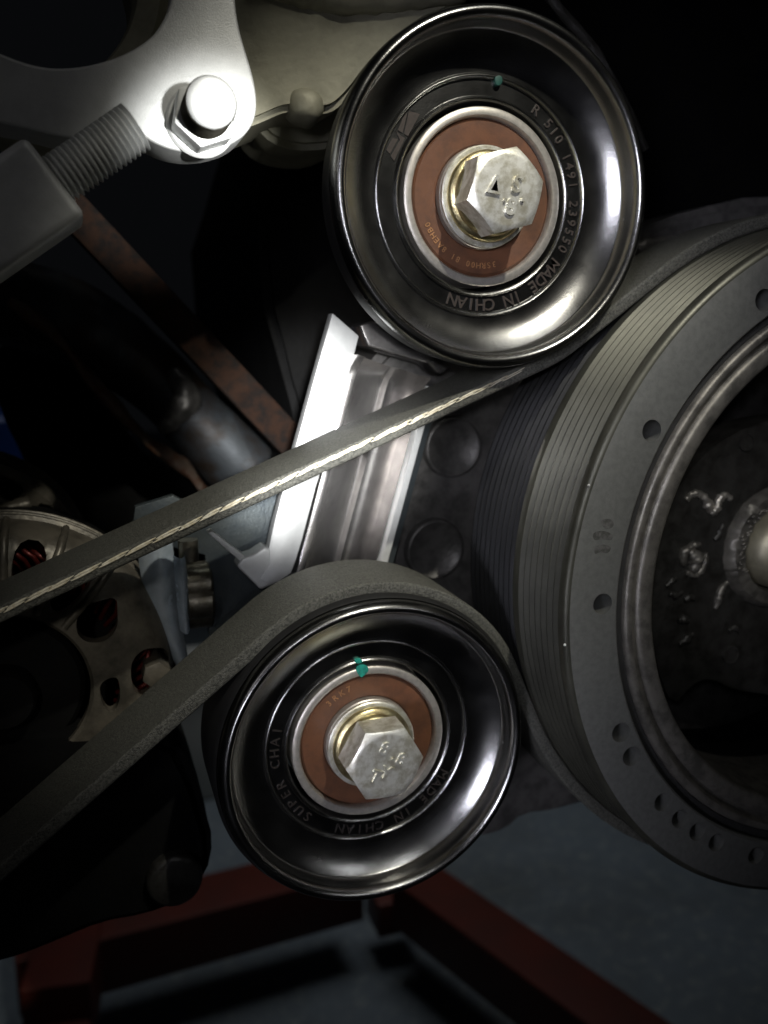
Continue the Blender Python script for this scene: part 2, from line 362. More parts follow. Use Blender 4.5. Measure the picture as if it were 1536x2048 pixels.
# web between inner ring and hub
YW = 238
web = poly([(1300, 1150), (1322, 1040), (1368, 955), (1425, 893), (1500, 850), (1600, 830), (1800, 860), (1800, 1400), (1620, 1410), (1536, 1388), (1470, 1380), (1420, 1355), (1385, 1368), (1345, 1415), (1312, 1330), (1298, 1240)], YW)
bm = bmesh.new(); prism(bm, smooth_closed(web, 1), YW, YW+14)
bmesh.ops.triangulate(bm, faces=bm.faces); finish('web', bm, M['cast'], dt, bevel=0)
bm = bmesh.new(); lathe(bm, [(15.4, YW+2), (15.4, YW-2.2), (16.2, YW-4.2), (20.2, YW-3.8), (21.6, YW-2), (22.4, YW+.5)], *DC, 128)
for v in bm.verts:
    v.co += Vector((noise.noise(v.co*.6), noise.noise(v.co*.7+Vector((9, 0, 0))), noise.noise(v.co*.6+Vector((0, 7, 0)))))*.55
finish('hub', bm, M['cast_edge'], dt)
for (px, py, r) in ((1495, 885, 3.0), (1463, 1310, 3.4), (1560, 1330, 3)):
    bm = bmesh.new(); x, z = U(px, py, YW-1.2); lathe(bm, [(0, YW-.8), (r-.7, YW-.8), (r-.5, YW-1.4), (r, YW-1.3), (r+.2, YW+.4)], x, z, 40); finish('casting_boss', bm, M['cast'], dt)
def bead(pts, r, wob=.5, Y=YW-.4, m='cast_edge'):
    P3 = []
    for q in pts:
        x, z = U(*q, Y); P3.append((x, Y, z))
    P3 = bez(P3, 7); n = len(P3); rr = [r*(.55+.45*math.sin(PI*min(1, (i+1)/(n))))*(1+.35*noise.noise(Vector(P3[i])*.9)) for i in range(n)]
    bm = bmesh.new(); tube(bm, P3, rr, 10, wob); finish('casting_flash', bm, M[m], dt, angle=80)
bead([(1372, 1000), (1385, 988), (1402, 990), (1414, 1005), (1422, 1020), (1432, 1018), (1438, 1000), (1450, 990), (1462, 998)], 1.5, m='race')
bead([(1418, 1012), (1426, 1024), (1421, 1030)], 1.3)
bead([(1446, 1046), (1438, 1068), (1428, 1080)], 1.3, m='cast')
bead([(1366, 1132), (1368, 1105), (1384, 1092), (1400, 1088)], 1.5)
bead([(1372, 1145), (1392, 1150), (1408, 1128), (1412, 1105)], 1.3)
bead([(1380, 1100), (1392, 1120), (1384, 1145)], 2.8)
bead([(1455, 1164), (1442, 1180), (1436, 1200), (1430, 1218)], 1.2)
bead([(1332, 1172), (1345, 1160), (1356, 1156)], 1.1, m='cast'); bead([(1338, 1186), (1352, 1190), (1366, 1184)], 1.3, m='cast')
bead([(1368, 1200), (1380, 1194), (1390, 1198)], 1.5, m='cast'); bead([(1356, 1240), (1368, 1238), (1376, 1244)], 1.6, m='cast')
bead([(1358, 1290), (1372, 1278), (1388, 1266)], 1.4, m='cast'); bead([(1456, 1262), (1470, 1254), (1480, 1262)], 1.2, m='cast')
for k in range(26):
    th = math.radians(118+k*3.4+random.uniform(-1, 1)); r = 18.2+random.uniform(-1.6, 1.6)
    bm = bmesh.new(); x, z = DC[0]+r*math.cos(th), DC[1]+r*math.sin(th)
    tube(bm, [(x-.9, YW-4.0, z-.5), (x, YW-4.5, z), (x+.9, YW-4.0, z+.6)], [.3, .62, .3], 7, .3); finish('tooling_mark', bm, M['cast_edge'], dt, angle=80)
# grease smudge like a blurred character, and two bright nicks
for pts in ([(1200, 1040), (1222, 1036), (1230, 1052), (1214, 1060), (1204, 1052)], [(1184, 1066), (1204, 1060), (1226, 1068), (1224, 1082), (1204, 1078), (1188, 1082)], [(1190, 1092), (1208, 1088), (1224, 1094), (1216, 1108), (1200, 1104), (1188, 1110)]):
    bm = bmesh.new(); prism(bm, smooth_closed(poly(pts, 197.97), 2), 197.97, 198.2); finish('grease_smudge', bm, M['smudge'], dt)
for q in ((1178, 971), (1130, 1290)):
    x, z = U(*q, 198.1); bm = bmesh.new(); bmesh.ops.create_icosphere(bm, subdivisions=1, radius=.45, matrix=Matrix.Translation((x, 198.2, z))); finish('paint_chip', bm, M['chip'], dt)
ct = thing('crank_bolt', 'pale domed crankshaft bolt in the hub of the big damper at the right edge', 'bolt', (DC[0], YW+4, DC[1]))
bm = bmesh.new(); lathe(bm, [(0, YW-11), (6, YW-10.8), (10.5, YW-9.2), (13.2, YW-6.4), (14.5, YW-2), (14.8, YW+6), (0, YW+6)], *DC, 96); finish('head', bm, M['crank'], ct, angle=60)
# ================================================================ SERPENTINE BELT
def tangent(c1, r1, s1, c2, r2, s2):
    dx, dz = c2[0]-c1[0], c2[1]-c1[1]; D = math.hypot(dx, dz); ph = math.atan2(dz, dx); k = (s2*r2-s1*r1)/D
    for sg in (1, -1):
        th = ph+sg*math.acos(max(-1, min(1, k))); n = (math.cos(th), math.sin(th)); d = (n[1], -n[0])
        if d[0]*dx+d[1]*dz > 0:
            return (c1[0]-s1*r1*n[0], c1[1]-s1*r1*n[1]), (c2[0]-s2*r2*n[0], c2[1]-s2*r2*n[1])
def arc(c, r, p, q, s, n=40):
    a = math.atan2(p[1]-c[1], p[0]-c[0]); b = math.atan2(q[1]-c[1], q[0]-c[0])
    if s > 0:
        while b < a: b += 2*PI
    else:
        while b > a: b -= 2*PI
    return [(c[0]+r*math.cos(a+(b-a)*i/n), c[1]+r*math.sin(a+(b-a)*i/n)) for i in range(n+1)]
HB = 2.1; ri_, rd_ = 46.9+HB, 109.7+HB
start = (-110, -65.6+.405*(-110+25.5)-HB)
end = (-120, -119.5+.79*(-120-0)+6)
p0, p1 = tangent(start, 0, 1, UC, ri_, 1)
p2, p3 = tangent(UC, ri_, 1, DC, rd_, -1)
p4, p5 = tangent(DC, rd_, -1, LC, ri_, 1)
p6, p7 = tangent(LC, ri_, 1, end, 0, 1)
def seg(p, q, n): return [(p[0]+(q[0]-p[0])*i/n, p[1]+(q[1]-p[1])*i/n) for i in range(1, n)]
path = [start]+seg(start, p1, 60)+arc(UC, ri_, p1, p2, 1, 16)+arc(DC, rd_, p3, p4, -1, 90)+arc(LC, ri_, p5, p6, 1, 50)+seg(p6, end, 60)+[end]
BY0, BY1 = 225.6, 254
def belt_mesh(bm, path):
    cs = []
    hw, hh, r = (BY1-BY0)/2, HB, .9
    for (sx, sy, a0) in ((1, 1, 0), (-1, 1, 90), (-1, -1, 180), (1, -1, 270)):
        for k in range(4):
            a = math.radians(a0+k*30); cs.append(((hw-r)*sx+r*math.cos(a), (hh-r)*sy+r*math.sin(a)))
    rings = []
    for i, p in enumerate(path):
        a = path[max(i-1, 0)]; b = path[min(i+1, len(path)-1)]; d = Vector((b[0]-a[0], b[1]-a[1])).normalized(); n = (-d.y, d.x)
        rings.append([bm.verts.new((p[0]+n[0]*v, (BY0+BY1)/2+u, p[1]+n[1]*v)) for u, v in cs])
    m_ = len(cs)
    for a, b in zip(rings, rings[1:]):
        for k in range(m_): bm.faces.new((a[k], a[(k+1) % m_], b[(k+1) % m_], b[k]))
    bm.faces.new(rings[0]); bm.faces.new(rings[-1][::-1])
bt = thing('serpentine_belt', 'worn grey rubber serpentine belt running under the upper pulley and over the lower one', 'belt', (40, 237, -60))
bm = bmesh.new(); belt_mesh(bm, path); finish('band', bm, M['belt'], bt, angle=60)
# frayed cord showing along the near edge of the upper run: slanting strands laid end to end
bm = bmesh.new(); L0 = Vector((start[0], start[1])); L1 = Vector((p1[0], p1[1])); dv = (L1-L0).normalized(); nv = Vector((-dv.y, dv.x)); tot = (L1-L0).length-13
s = 60.0
while s < tot:
    ln = random.uniform(5.5, 8); fade = 1 if s < tot-26 else max(.25, (tot-s)/26)
    for off in (-.28, .28):
        pts = []
        for k in range(5):
            t = k/4; q = L0+dv*(s+ln*t+(off*2))+nv*(.75+off+(t-.5)*.42+random.uniform(-.08, .08)); pts.append((q.x, BY0-.12, q.y))
        tube(bm, pts, [.1, .3*fade+.05, .34*fade+.05, .3*fade+.05, .1], 7)
    s += ln*random.uniform(.82, .98)
finish('frayed_cord', bm, M['cord'], bt, angle=80)
# ================================================================ TENSIONER BRACKET, upper left
YB = 233
bk = thing('tensioner_arm', 'bright blasted aluminium arm with a rounded lug and large round opening, top left', 'bracket', (*U(420, 230, YB)[:1], YB+18, U(420, 230, YB)[1]))
out = [(462, -120), (468, -20), (476, 50), (492, 105), (506, 150), (514, 195), (512, 232), (498, 262), (470, 286), (430, 300), (385, 305), (345, 300), (312, 288), (283, 270), (262, 268), (215, 284), (170, 280), (110, 272), (60, 258), (0, 245), (-120, 225),
       (-120, 60), (0, 106), (50, 126), (104, 137), (160, 134), (217, 121), (262, 102), (308, 71), (332, 30), (342, 0), (352, -60), (356, -120)]
bm = bmesh.new(); prism(bm, smooth_closed(poly(out, YB), 2), YB, YB+17); finish('arm', bm, M['alu'], bk, bevel=.8, angle=60, seg=3)
x, z = U(401, 245, YB)
lt = thing('lug_bolt', 'shiny flanged bolt standing out of the bright aluminium lug', 'bolt', (x, YB, z))
bm = bmesh.new(); lathe(bm, [(0, YB-1.3), (8.0, YB-1.3), (8.6, YB-.8), (8.6, YB-.05), (0, YB-.05)], x, z, 64); finish('washer', bm, M['alu'], lt)
bm = bmesh.new(); prism(bm, [(x+8*math.cos(PI/3*i+.35), z+8*math.sin(PI/3*i+.35)) for i in range(6)], YB-9.5, YB-1.3); finish('nut', bm, M['alu'], lt, bevel=.6)
bm = bmesh.new(); rr = [(5.7, YB-19.6)]; yy = YB-19.4
for k in range(12): rr += [(6.0, yy+.4), (5.3, yy+1.1)]; yy += 1.45
rr += [(6.3, YB-1.6), (0, YB-1.4)]
lathe(bm, rr, x, z, 64); finish('stud', bm, M['nut'], lt, angle=50)
bm = bmesh.new(); lathe(bm, [(0, YB-20.4), (4.6, YB-20.4), (5.5, YB-20), (5.8, YB-19.4), (0, YB-19.4)], x, z, 64); finish('stud_end', bm, M['alu'], lt, angle=60)  # end made paler than the stud to show blown-out light
# threaded rod and its coupling block
ax = Vector((*U(118, 361, YB), 0)); bx = Vector((*U(256, 266, YB), 0)); rd = (bx-ax).normalized(); rn = Vector((-rd.y, rd.x, 0))
def rodpt(s, r=0, th=0, yc=YB-1.5): 
    q = ax+rd*s+rn*(r*math.cos(th)); return Vector((q.x, yc+r*math.sin(th), q.y))
tr = thing('threaded_rod', 'threaded adjuster rod between the pale block and the bright lug', 'threaded rod', tuple(rodpt(0)))
bm = bmesh.new(); rings = []; Lr = (bx-ax).length; s = -4
while s < Lr+1:
    for ds, r in ((0, 4.8), (.62, 5.95), (.78, 5.95)):
        rings.append([bm.verts.new(rodpt(s+ds+.8*(k/32), r, 2*PI*k/32)) for k in range(32)])
    s += 1.4
for a, b in zip(rings, rings[1:]):
    for k in range(32): bm.faces.new((a[k], a[(k+1) % 32], b[(k+1) % 32], b[k])) if k != 31 else bm.faces.new((a[31], a[0], b[0], b[31]))
finish('thread', bm, M['alu'], tr, angle=50)
blk = thing('coupling_block', 'pale grey rectangular coupling block on the threaded rod at the left edge', 'block', tuple(rodpt(-30)))
bm = bmesh.new(); e1 = Vector((rd.x, 0, rd.y)); e2 = Vector((rn.x, 0, rn.y))
obox(bm, rodpt(-42+1.5, yc=YB+1), e1*40, Vector((0, 9.5, 0)), e2*10.4); finish('body', bm, M['alu'], blk, bevel=2.4, seg=4, angle=60)
# ring boss seen through the round opening
x, z = U(30, -70, 262)
bm = bmesh.new(); lathe(bm, [(29.5, 262), (30.5, 258), (36, 257), (38.5, 259), (39.5, 300), (29.5, 300)], x, z, 96, True)
tag(finish('water_neck', bm, M['alu_cast'], org=(x, 280, z)), 'dull cast ring seen through the round opening in the aluminium arm, top left corner', 'pipe neck')
# ================================================================ CAST HOUSING behind the upper pulley
def rough_prism(pts, y0, y1, amp, step=6, name='', m='', **k):
    bm = bmesh.new(); prism(bm, pts, y0, y1)
    bmesh.ops.recalc_face_normals(bm, faces=bm.faces)
    es = [e for e in bm.edges if e.calc_face_angle(0) > .6]
    bmesh.ops.bevel(bm, geom=es, offset=min(3.5, (y1-y0)*.3), segments=4, affect='EDGES', clamp_overlap=True)
    bmesh.ops.triangulate(bm, faces=[f for f in bm.faces if len(f.verts) > 4])
    for _ in range(3):
        es = [e for e in bm.edges if e.calc_length() > step]
        if es: bmesh.ops.subdivide_edges(bm, edges=es, cuts=1, use_grid_fill=True)
        bmesh.ops.triangulate(bm, faces=[f for f in bm.faces if len(f.verts) > 4])
    for v in bm.verts:
        v.co += v.normal*amp*noise.noise(v.co*.05)+Vector((noise.noise(v.co*.08), noise.noise(v.co*.08+Vector((5, 0, 0))), noise.noise(v.co*.08+Vector((0, 5, 0)))))*amp*.6
    return bm
ch = thing('pump_housing', 'beige sand cast housing behind the upper pulley, top centre', 'housing', (*U(700, 60, 285)[:1], 285, U(700, 60, 285)[1]))
pts = smooth_closed(poly([(380, -140), (980, -140), (942, 6), (860, 40), (790, 90), (740, 140), (700, 190), (660, 228), (615, 222), (575, 222), (545, 232), (500, 250), (430, 270), (380, 250)], 262), 2)
finish('shell', rough_prism(pts, 262, 300, 1.0), M['alu_cast'], ch, angle=60)
pts = smooth_closed(poly([(500, 120), (760, 60), (760, 200), (690, 300), (560, 300), (500, 240)], 282), 2)
finish('lower_wall', rough_prism(pts, 282, 315, 1.0), M['alu_cast'], ch, angle=60)
x, z = U(625, 200, 256); bm = bmesh.new(); lathe(bm, [(0, 258.8), (2.2, 259), (3.8, 260), (4.8, 262), (5.4, 268)], x, z, 32)
for v in bm.verts: v.co += Vector((noise.noise(v.co*.2), 0, noise.noise(v.co*.2+Vector((4, 4, 4)))))*1.0
finish('casting_boss', bm, M['alu_cast'], ch, angle=80)
bm = bmesh.new(); P3 = [(*U(q[0], q[1], 262)[:1], 262, U(q[0], q[1], 262)[1]) for q in ((500, -60), (640, -12), (780, -14), (925, -30))]
tube(bm, bez(P3, 8), 5.2, 16, .2); finish('rib', bm, M['alu_cast'], ch, angle=80)
# thin guard edge curving down past the pulley, upper right
bm = bmesh.new(); P3 = [(*U(q[0], q[1], 262)[:1], 262, U(q[0], q[1], 262)[1]) for q in ((1060, -60), (1120, 20), (1180, 90), (1240, 190), (1290, 300))]
tube(bm, bez(P3, 10), 1.6, 10, .2); tag(finish('guard_edge', bm, M['cast'], org=P3[2]), 'thin dark guard edge curving behind the upper right of the upper pulley', 'guard')
# ================================================================ BILLET BRACKET (bright bar)
YA = 264
g = thing('billet_bracket', 'polished machined aluminium bracket with a white front edge crossing behind the belt', 'bracket', (*U(640, 900, YA)[:1], YA+20, U(640, 900, YA)[1]))
pts = poly([(665, 626), (718, 672), (668, 866), (633, 970), (604, 1080), (592, 1120), (582, 1146), (556, 1164), (534, 1167), (522, 1158), (540, 1128), (538, 1096), (548, 1050), (561, 1000), (592, 892), (628, 760)], YA)
bm = bmesh.new(); prism(bm, pts, YA, YA+5); finish('front_edge', bm, M['alu'], g, bevel=.35)
pts = poly([(484, 1116), (506, 1110), (530, 1094), (545, 1100), (560, 1140), (554, 1166), (522, 1180), (474, 1134)], YA+.6)
bm = bmesh.new(); prism(bm, pts, YA+.6, YA+9); finish('foot', bm, M['alu'], g, bevel=1.0, seg=3)
pts = poly([(416, 1066), (424, 1062), (490, 1112), (482, 1124)], YA+1.2)
bm = bmesh.new(); prism(bm, pts, YA+1.2, YA+6); finish('sheet_edge', bm, M['alu'], g, bevel=.3)
# channel, flutes shaped to make streak reflections: cross-section swept along the bar
A0 = Vector((*U(594, 1150, YA), 0)); A1 = Vector((*U(719, 672, YA), 0)); al = (A1-A0); ald = al.normalized(); ac = Vector((ald.y, -ald.x, 0))
def chan(name, sec, s0, s1, m, n=14, curve=0):
    bm = bmesh.new(); rings = []
    for i in range(n+1):
        s = s0+(s1-s0)*i/n; lift = 0
        e = min(s-s0, s1-s)
        if curve and e < 7: lift = (1-e/7)**2*curve
        rings.append([bm.verts.new((A0.x+ald.x*s+ac.x*u, y_-lift, A0.y+ald.y*s+ac.y*u)) for u, y_ in sec])
    for a, b in zip(rings, rings[1:]):
        for k in range(len(sec)-1): bm.faces.new((a[k], a[k+1], b[k+1], b[k]))
    # back and ends make it solid
    for r_ in (rings[0], rings[-1]): bm.faces.new(r_) if r_ is rings[0] else bm.faces.new(r_[::-1])
    return finish(name, bm, M[m], g, angle=40)
LB = al.length
W0 = 27.5
sec = [(-.2, YA+16), (-.2, YA+.8), (.6, YA+.4), (2.2, YA+.6), (2.8, YA+3)]
for q in ((3.0, 5.4), (5.0, 6.6), (9.0, 8.2), (13.6, 9.6), (14.4, 9.5), (15.0, 8.6), (15.6, 7.4), (18.0, 8.0), (22.5, 10.0), (26.2, 12.4)):
    sec.append((q[0], YA+q[1]))
sec += [(W0-.9, YA+3.0), (W0-.6, YA+16)]
chan('channel', sec, -8, LB-6, 'polished', 40, 5)
chan('ridge', [(W0-.55, YA+16), (W0-.5, YA+1.0), (W0-.1, YA+.2), (W0+2.0, YA+.2), (W0+2.5, YA+1.0), (W0+2.6, YA+16)], -8, LB-9, 'alu')
chan('outer_wall', [(W0+2.65, YA+16), (W0+2.7, YA+2.6), (W0+5.4, YA+3.4), (W0+5.8, YA+16)], -8, LB-8, 'plate')
pts = poly([(718, 650), (745, 640), (800, 655), (870, 705), (905, 735), (880, 750), (858, 727), (800, 712), (735, 694)], YA+2)
bm = bmesh.new(); prism(bm, pts, YA+2, YA+14); finish('head', bm, M['polished'], g, bevel=1.2, seg=3)
# ================================================================ ENGINE CASTINGS
YC = 290
cv = thing('timing_cover', 'dark cast timing cover with round bosses between the belt and the damper', 'engine cover', (*U(900, 1100, YC)[:1], YC+20, U(900, 1100, YC)[1]))
pts = poly([(745, 700), (905, 640), (1180, 520), (1300, 440), (1560, 380), (1900, 400), (1900, 1200), (1600, 1650), (1186, 1610), (1120, 1624), (1055, 1636), (1020, 1668), (960, 1682), (820, 1600), (640, 1400), (560, 1150), (640, 900)], YC)
finish('plate', rough_prism(smooth_closed(pts, 1), YC, YC+45, .7, 9), M['cover'], cv, angle=50)
for (px, py, r) in ((908, 895, 11.2), (872, 1100, 11.5), (800, 980, 5)):
    x, z = U(px, py, YC-3); bm = bmesh.new(); lathe(bm, [(0, YC-2.4), (r-1.6, YC-2.6), (r-1, YC-3.4), (r-.3, YC-3.2), (r, YC-2.4), (r+.3, YC+1)], x, z, 64); finish('casting_boss', bm, M['cover'], cv, angle=60)
bm = bmesh.new(); P3 = [(*U(q[0], q[1], 282)[:1], 282, U(q[0], q[1], 282)[1]) for q in ((1270, 500), (1300, 492), (1345, 482), (1400, 490))]
tube(bm, bez(P3, 8), [2.6+.8*math.sin(i*.3) for i in range(25)], 12, .3); finish('rib', bm, M['cast_edge'], cv, angle=80)
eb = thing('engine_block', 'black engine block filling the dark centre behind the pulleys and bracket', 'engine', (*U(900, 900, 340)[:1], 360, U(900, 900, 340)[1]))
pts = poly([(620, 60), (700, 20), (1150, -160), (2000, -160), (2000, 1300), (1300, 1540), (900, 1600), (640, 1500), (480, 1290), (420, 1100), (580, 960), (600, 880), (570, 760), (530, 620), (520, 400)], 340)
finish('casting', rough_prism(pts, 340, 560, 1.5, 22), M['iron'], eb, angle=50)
# lower left black casting with a big bolt head
YL = 262
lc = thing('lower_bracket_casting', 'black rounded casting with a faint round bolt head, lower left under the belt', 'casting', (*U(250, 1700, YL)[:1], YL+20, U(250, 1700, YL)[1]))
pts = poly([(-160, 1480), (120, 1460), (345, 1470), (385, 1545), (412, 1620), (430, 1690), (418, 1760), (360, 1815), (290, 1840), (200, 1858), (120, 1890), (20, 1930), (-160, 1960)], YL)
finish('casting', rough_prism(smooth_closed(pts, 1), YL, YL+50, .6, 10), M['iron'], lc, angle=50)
x, z = U(350, 1765, YL-4); bm = bmesh.new(); lathe(bm, [(0, YL-4.4), (7.6, YL-4.4), (8.6, YL-3.8), (9, YL-2.6), (9, YL+2)], x, z, 48); finish('bolt_head', bm, M['cast'], lc, angle=50)
# ================================================================ ALTERNATOR
AC = (-28, -103); YT = 263
at = thing('alternator', 'dirty cast alternator with open vents and red windings behind the belt, left', 'alternator', (AC[0], 300, AC[1]))
bm = bmesh.new(); lathe(bm, [(24, YT+.6), (25, YT-.4), (38, YT+.5), (45, YT+3.5), (48.6, YT+8), (50.2, YT+15), (50.4, YT+30), (47.5, YT+30), (47, YT+16), (44, YT+9), (37, YT+5), (24, YT+4)], *AC, 96, True)
wins = [[(165, 1212), (232, 1195), (236, 1222), (236, 1258), (212, 1284), (176, 1286), (154, 1270), (152, 1240)],
        [(204, 1362), (232, 1352), (240, 1368), (240, 1408), (222, 1428), (206, 1412), (198, 1380)],
        [(262, 1320), (292, 1300), (330, 1306), (346, 1330), (330, 1366), (300, 1392), (280, 1398), (262, 1370)]]
cuts = []
for w in wins:
    c = bmesh.new(); prism(c, smooth_closed(poly(w, YT), 2), YT-12, YT+26); cuts.append(c)
for k in range(14):
    a_ = math.radians(57+k*19.5); c = bmesh.new(); q = []
    for (r, da) in ((28, -6), (46.8, -6.8), (46.8, 6.8), (28, 6)): q.append((AC[0]+r*math.cos(a_+math.radians(da)), AC[1]+r*math.sin(a_+math.radians(da))))
    prism(c, smooth_closed(q, 2), YT-12, YT+26); cuts.append(c)
bm = boolean_cut(bm, cuts); bmesh.ops.triangulate(bm, faces=[f for f in bm.faces if len(f.verts) > 4])
finish('front_bell', bm, M['altcast'], at, angle=35)
bm = bmesh.new()
for k in range(70):
    th = math.radians(k*360/70); P3 = []
    for j in range(9):
        t = j/8; rr_ = 33+10*math.sin(PI*t)*.3+10*t+random.uniform(-.3, .3); a_ = th+.32*t+random.uniform(-.01, .01)
        P3.append((AC[0]+rr_*math.cos(a_), YT+13-6*math.sin(PI*t), AC[1]+rr_*math.sin(a_)))
    tube(bm, P3, .85, 6)
finish('winding', bm, M['copper'], at, kind='stuff', angle=80)
bm = bmesh.new(); lathe(bm, [(20, YT+24), (47.4, YT+24), (47.4, YT+56), (20, YT+56)], *AC, 64, True); finish('stator_core', bm, M['iron'], at)
for k in range(8):
    a_ = math.radians(47.3+k*19.5); bm = bmesh.new()
    tube(bm, bez([(AC[0]+r*math.cos(a_), yy_, AC[1]+r*math.sin(a_)) for r, yy_ in ((26, YT+.2), (34, YT+.1), (42, YT+1.6), (47.5, YT+6), (50.2, YT+14))], 5), 1.3, 10, .25); finish('rib', bm, M['altcast'], at, angle=80)
for k in range(3):
    bm = bmesh.new(); lathe(bm, [(50.2, YT+16+4*k), (51.4, YT+16.6+4*k), (51.4, YT+18+4*k), (50.2, YT+18.6+4*k)], *AC, 96); finish('fin', bm, M['altcast'], at)
x, z = U(312, 1345, YT+2); bm = bmesh.new(); prism(bm, [(x+4.6*math.cos(i*PI/3+.3), z+4.6*math.sin(i*PI/3+.3)) for i in range(6)], YT-1, YT+12); finish('case_nut', bm, M['altcast'], at, bevel=.7)
bm = bmesh.new(); lathe(bm, [(0, YT-6), (8, YT-6), (9, YT-4), (9, YT+2), (21, YT+3), (22.5, YT+5), (22.5, YT+24), (0, YT+24)], *AC, 64); finish('rotor_hub', bm, M['iron'], at)
RC = (-47, -84); YR = 322
bm = bmesh.new(); lathe(bm, [(30, YR+5), (31, YR-1), (34, YR-2), (36, YR), (43, YR), (45.5, YR+3), (46, YR+30), (30, YR+30)], *RC, 96, True)
cuts = []
for k in range(9):
    a_ = math.radians(-12+k*24); c = bmesh.new(); q = []
    for (r, da) in ((35.5, -7), (42.5, -7), (42.5, 7), (35.5, 7)): q.append((RC[0]+r*math.cos(a_+math.radians(da)), RC[1]+r*math.sin(a_+math.radians(da))))
    prism(c, smooth_closed(q, 1), YR-12, YR+20); cuts.append(c)
bm = boolean_cut(bm, cuts); bmesh.ops.triangulate(bm, faces=[f for f in bm.faces if len(f.verts) > 4]); finish('rear_bell', bm, M['altcast'], at)
bm = bmesh.new()
for k in range(40):
    th = math.radians(-60+k*5); P3 = [(RC[0]+r*math.cos(th+r*.012), YR+3+random.uniform(-1, 1), RC[1]+r*math.sin(th+r*.012)) for r in (16, 20, 24, 28, 30.5)]
    tube(bm, P3, .9, 6)
finish('winding', bm, M['copper'], at, kind='stuff', angle=80)
for a_, b_ in (((-40, 1160), (150, 1050)), ((-60, 1060), (60, 1010))):
    bm = bmesh.new(); P3 = [(*U(*a_, YR-3)[:1], YR-3, U(*a_, YR-3)[1]), (*U((a_[0]+b_[0])/2, (a_[1]+b_[1])/2-6, YR-5)[:1], YR-5, U((a_[0]+b_[0])/2, (a_[1]+b_[1])/2-6, YR-5)[1]), (*U(*b_, YR-3)[:1], YR-3, U(*b_, YR-3)[1])]
    tube(bm, bez(P3, 8), 3.4, 14, .25); finish('bell_arm', bm, M['altcast'], at, angle=80)
# ================================================================ ZINC PLATE, CLAMP, NUT
YP = 283
pts = poly([(262, 1075), (270, 1014), (346, 991), (362, 1000), (440, 1010), (560, 985), (620, 990), (640, 1130), (560, 1240), (450, 1300), (418, 1270), (410, 1110)], YP)
bm = bmesh.new(); prism(bm, pts, YP, YP+4); tag(finish('mounting_plate', bm, M['plate'], org=(*U(450, 1100, YP)[:1], YP, U(450, 1100, YP)[1]), bevel=.5), 'grey zinc sheet plate behind the belt with its corner showing above it', 'plate')
cl = thing('adjuster_clamp', 'shiny blue zinc adjuster strap standing beside the dark nut, below the upper belt run', 'clamp', (*U(330, 1200, 276)[:1], 280, U(330, 1200, 276)[1]))
def strip3(name, sec_pts, ys, m, par):   # vertical curved strip: list of px rows (left,right)
    bm = bmesh.new(); rows = []
    for (l, r_, py) in sec_pts:
        row = []
        for k in range(13):
            t = k/12; px = l+(r_-l)*t; y_ = ys-4.5*math.sin(PI*t)
            x, z = U(px, py, ys); row.append(bm.verts.new((x, y_, z)))
        rows.append(row)
    for a, b in zip(rows, rows[1:]):
        for k in range(12): bm.faces.new((a[k], a[k+1], b[k+1], b[k]))
    bmesh.ops.solidify(bm, geom=bm.faces, thickness=1.2)
    return finish(name, bm, M[m], par, angle=50)
strip3('strap', [(272, 345, 1085), (280, 350, 1140), (290, 352, 1200), (306, 362, 1250), (330, 372, 1290), (352, 378, 1330)], 276, 'bluezinc', cl)
strip3('washer', [(346, 370, 1110), (350, 376, 1160), (354, 378, 1210), (360, 380, 1260)], 273, 'bluezinc', cl)
nt_ = thing('flange_nut', 'dark twelve point nut seen side on, right of the shiny blue zinc strap', 'nut', (*U(400, 1200, 273)[:1], 278, U(400, 1200, 273)[1]))
bm = bmesh.new(); x0, zc = U(374, 1205, 273); x1 = U(428, 1205, 273)[0]; rings = []
for X, k_ in ((x0, .94), (x0+.5, 1), (x1-.8, 1), (x1, .93)):
    rings.append([bm.verts.new((X, 281+(10.5+1.3*abs(math.sin(3*a+.5))**.6*1.4-1.2)*k_*math.sin(a), zc+(10.5+1.3*abs(math.sin(3*a+.5))**.6*1.4-1.2)*k_*math.cos(a))) for a in [2*PI*i/72 for i in range(72)]])
for a, b in zip(rings, rings[1:]):
    for k in range(72): bm.faces.new((a[k], a[(k+1) % 72], b[(k+1) % 72], b[k]))
bm.faces.new(rings[0][::-1]); bm.faces.new(rings[-1]); finish('body', bm, M['nut'], nt_, angle=35)
bm = bmesh.new(); xs, zs = U(378, 1100, 274); tube(bm, [(xs, 276, zs-4), (xs, 276, zs+3)], 3.2, 20); finish('stud', bm, M['nut'], nt_)
# ================================================================ MANIFOLD, RUSTY RAIL, HOSE
def P3px(lst): return [(*U(a, b, y_)[:1], y_, U(a, b, y_)[1]) for a, b, y_ in lst]
bm = bmesh.new(); a3, b3 = P3px([(120, 395, 345), (620, 925, 335)]); d3 = (Vector(b3)-Vector(a3)); dn = d3.normalized(); nn = Vector((-dn.z, 0, dn.x)).normalized()
obox(bm, (Vector(a3)+Vector(b3))/2, d3/2, Vector((0, 6, 0)), nn*6.2)
tag(finish('rusty_rail', bm, M['rust'], org=tuple((Vector(a3)+Vector(b3))/2), bevel=1.0), 'rusty brown square rail slanting down from the coupling block to the bright bracket', 'rail')
mf = thing('exhaust_pipe', 'dark curved exhaust pipe with scaly rusty edge, left of the rusty rail', 'pipe', P3px([(260, 760, 400)])[0])
bm = bmesh.new(); tube(bm, bez(P3px([(-60, 590, 405), (70, 620, 402), (190, 672, 400), (300, 750, 398), (400, 850, 398), (490, 940, 400)]), 10), [16+2*math.sin(i*.13) for i in range(51)], 36, .04, flat=1.1); finish('tube', bm, M['shield'], mf, angle=80)
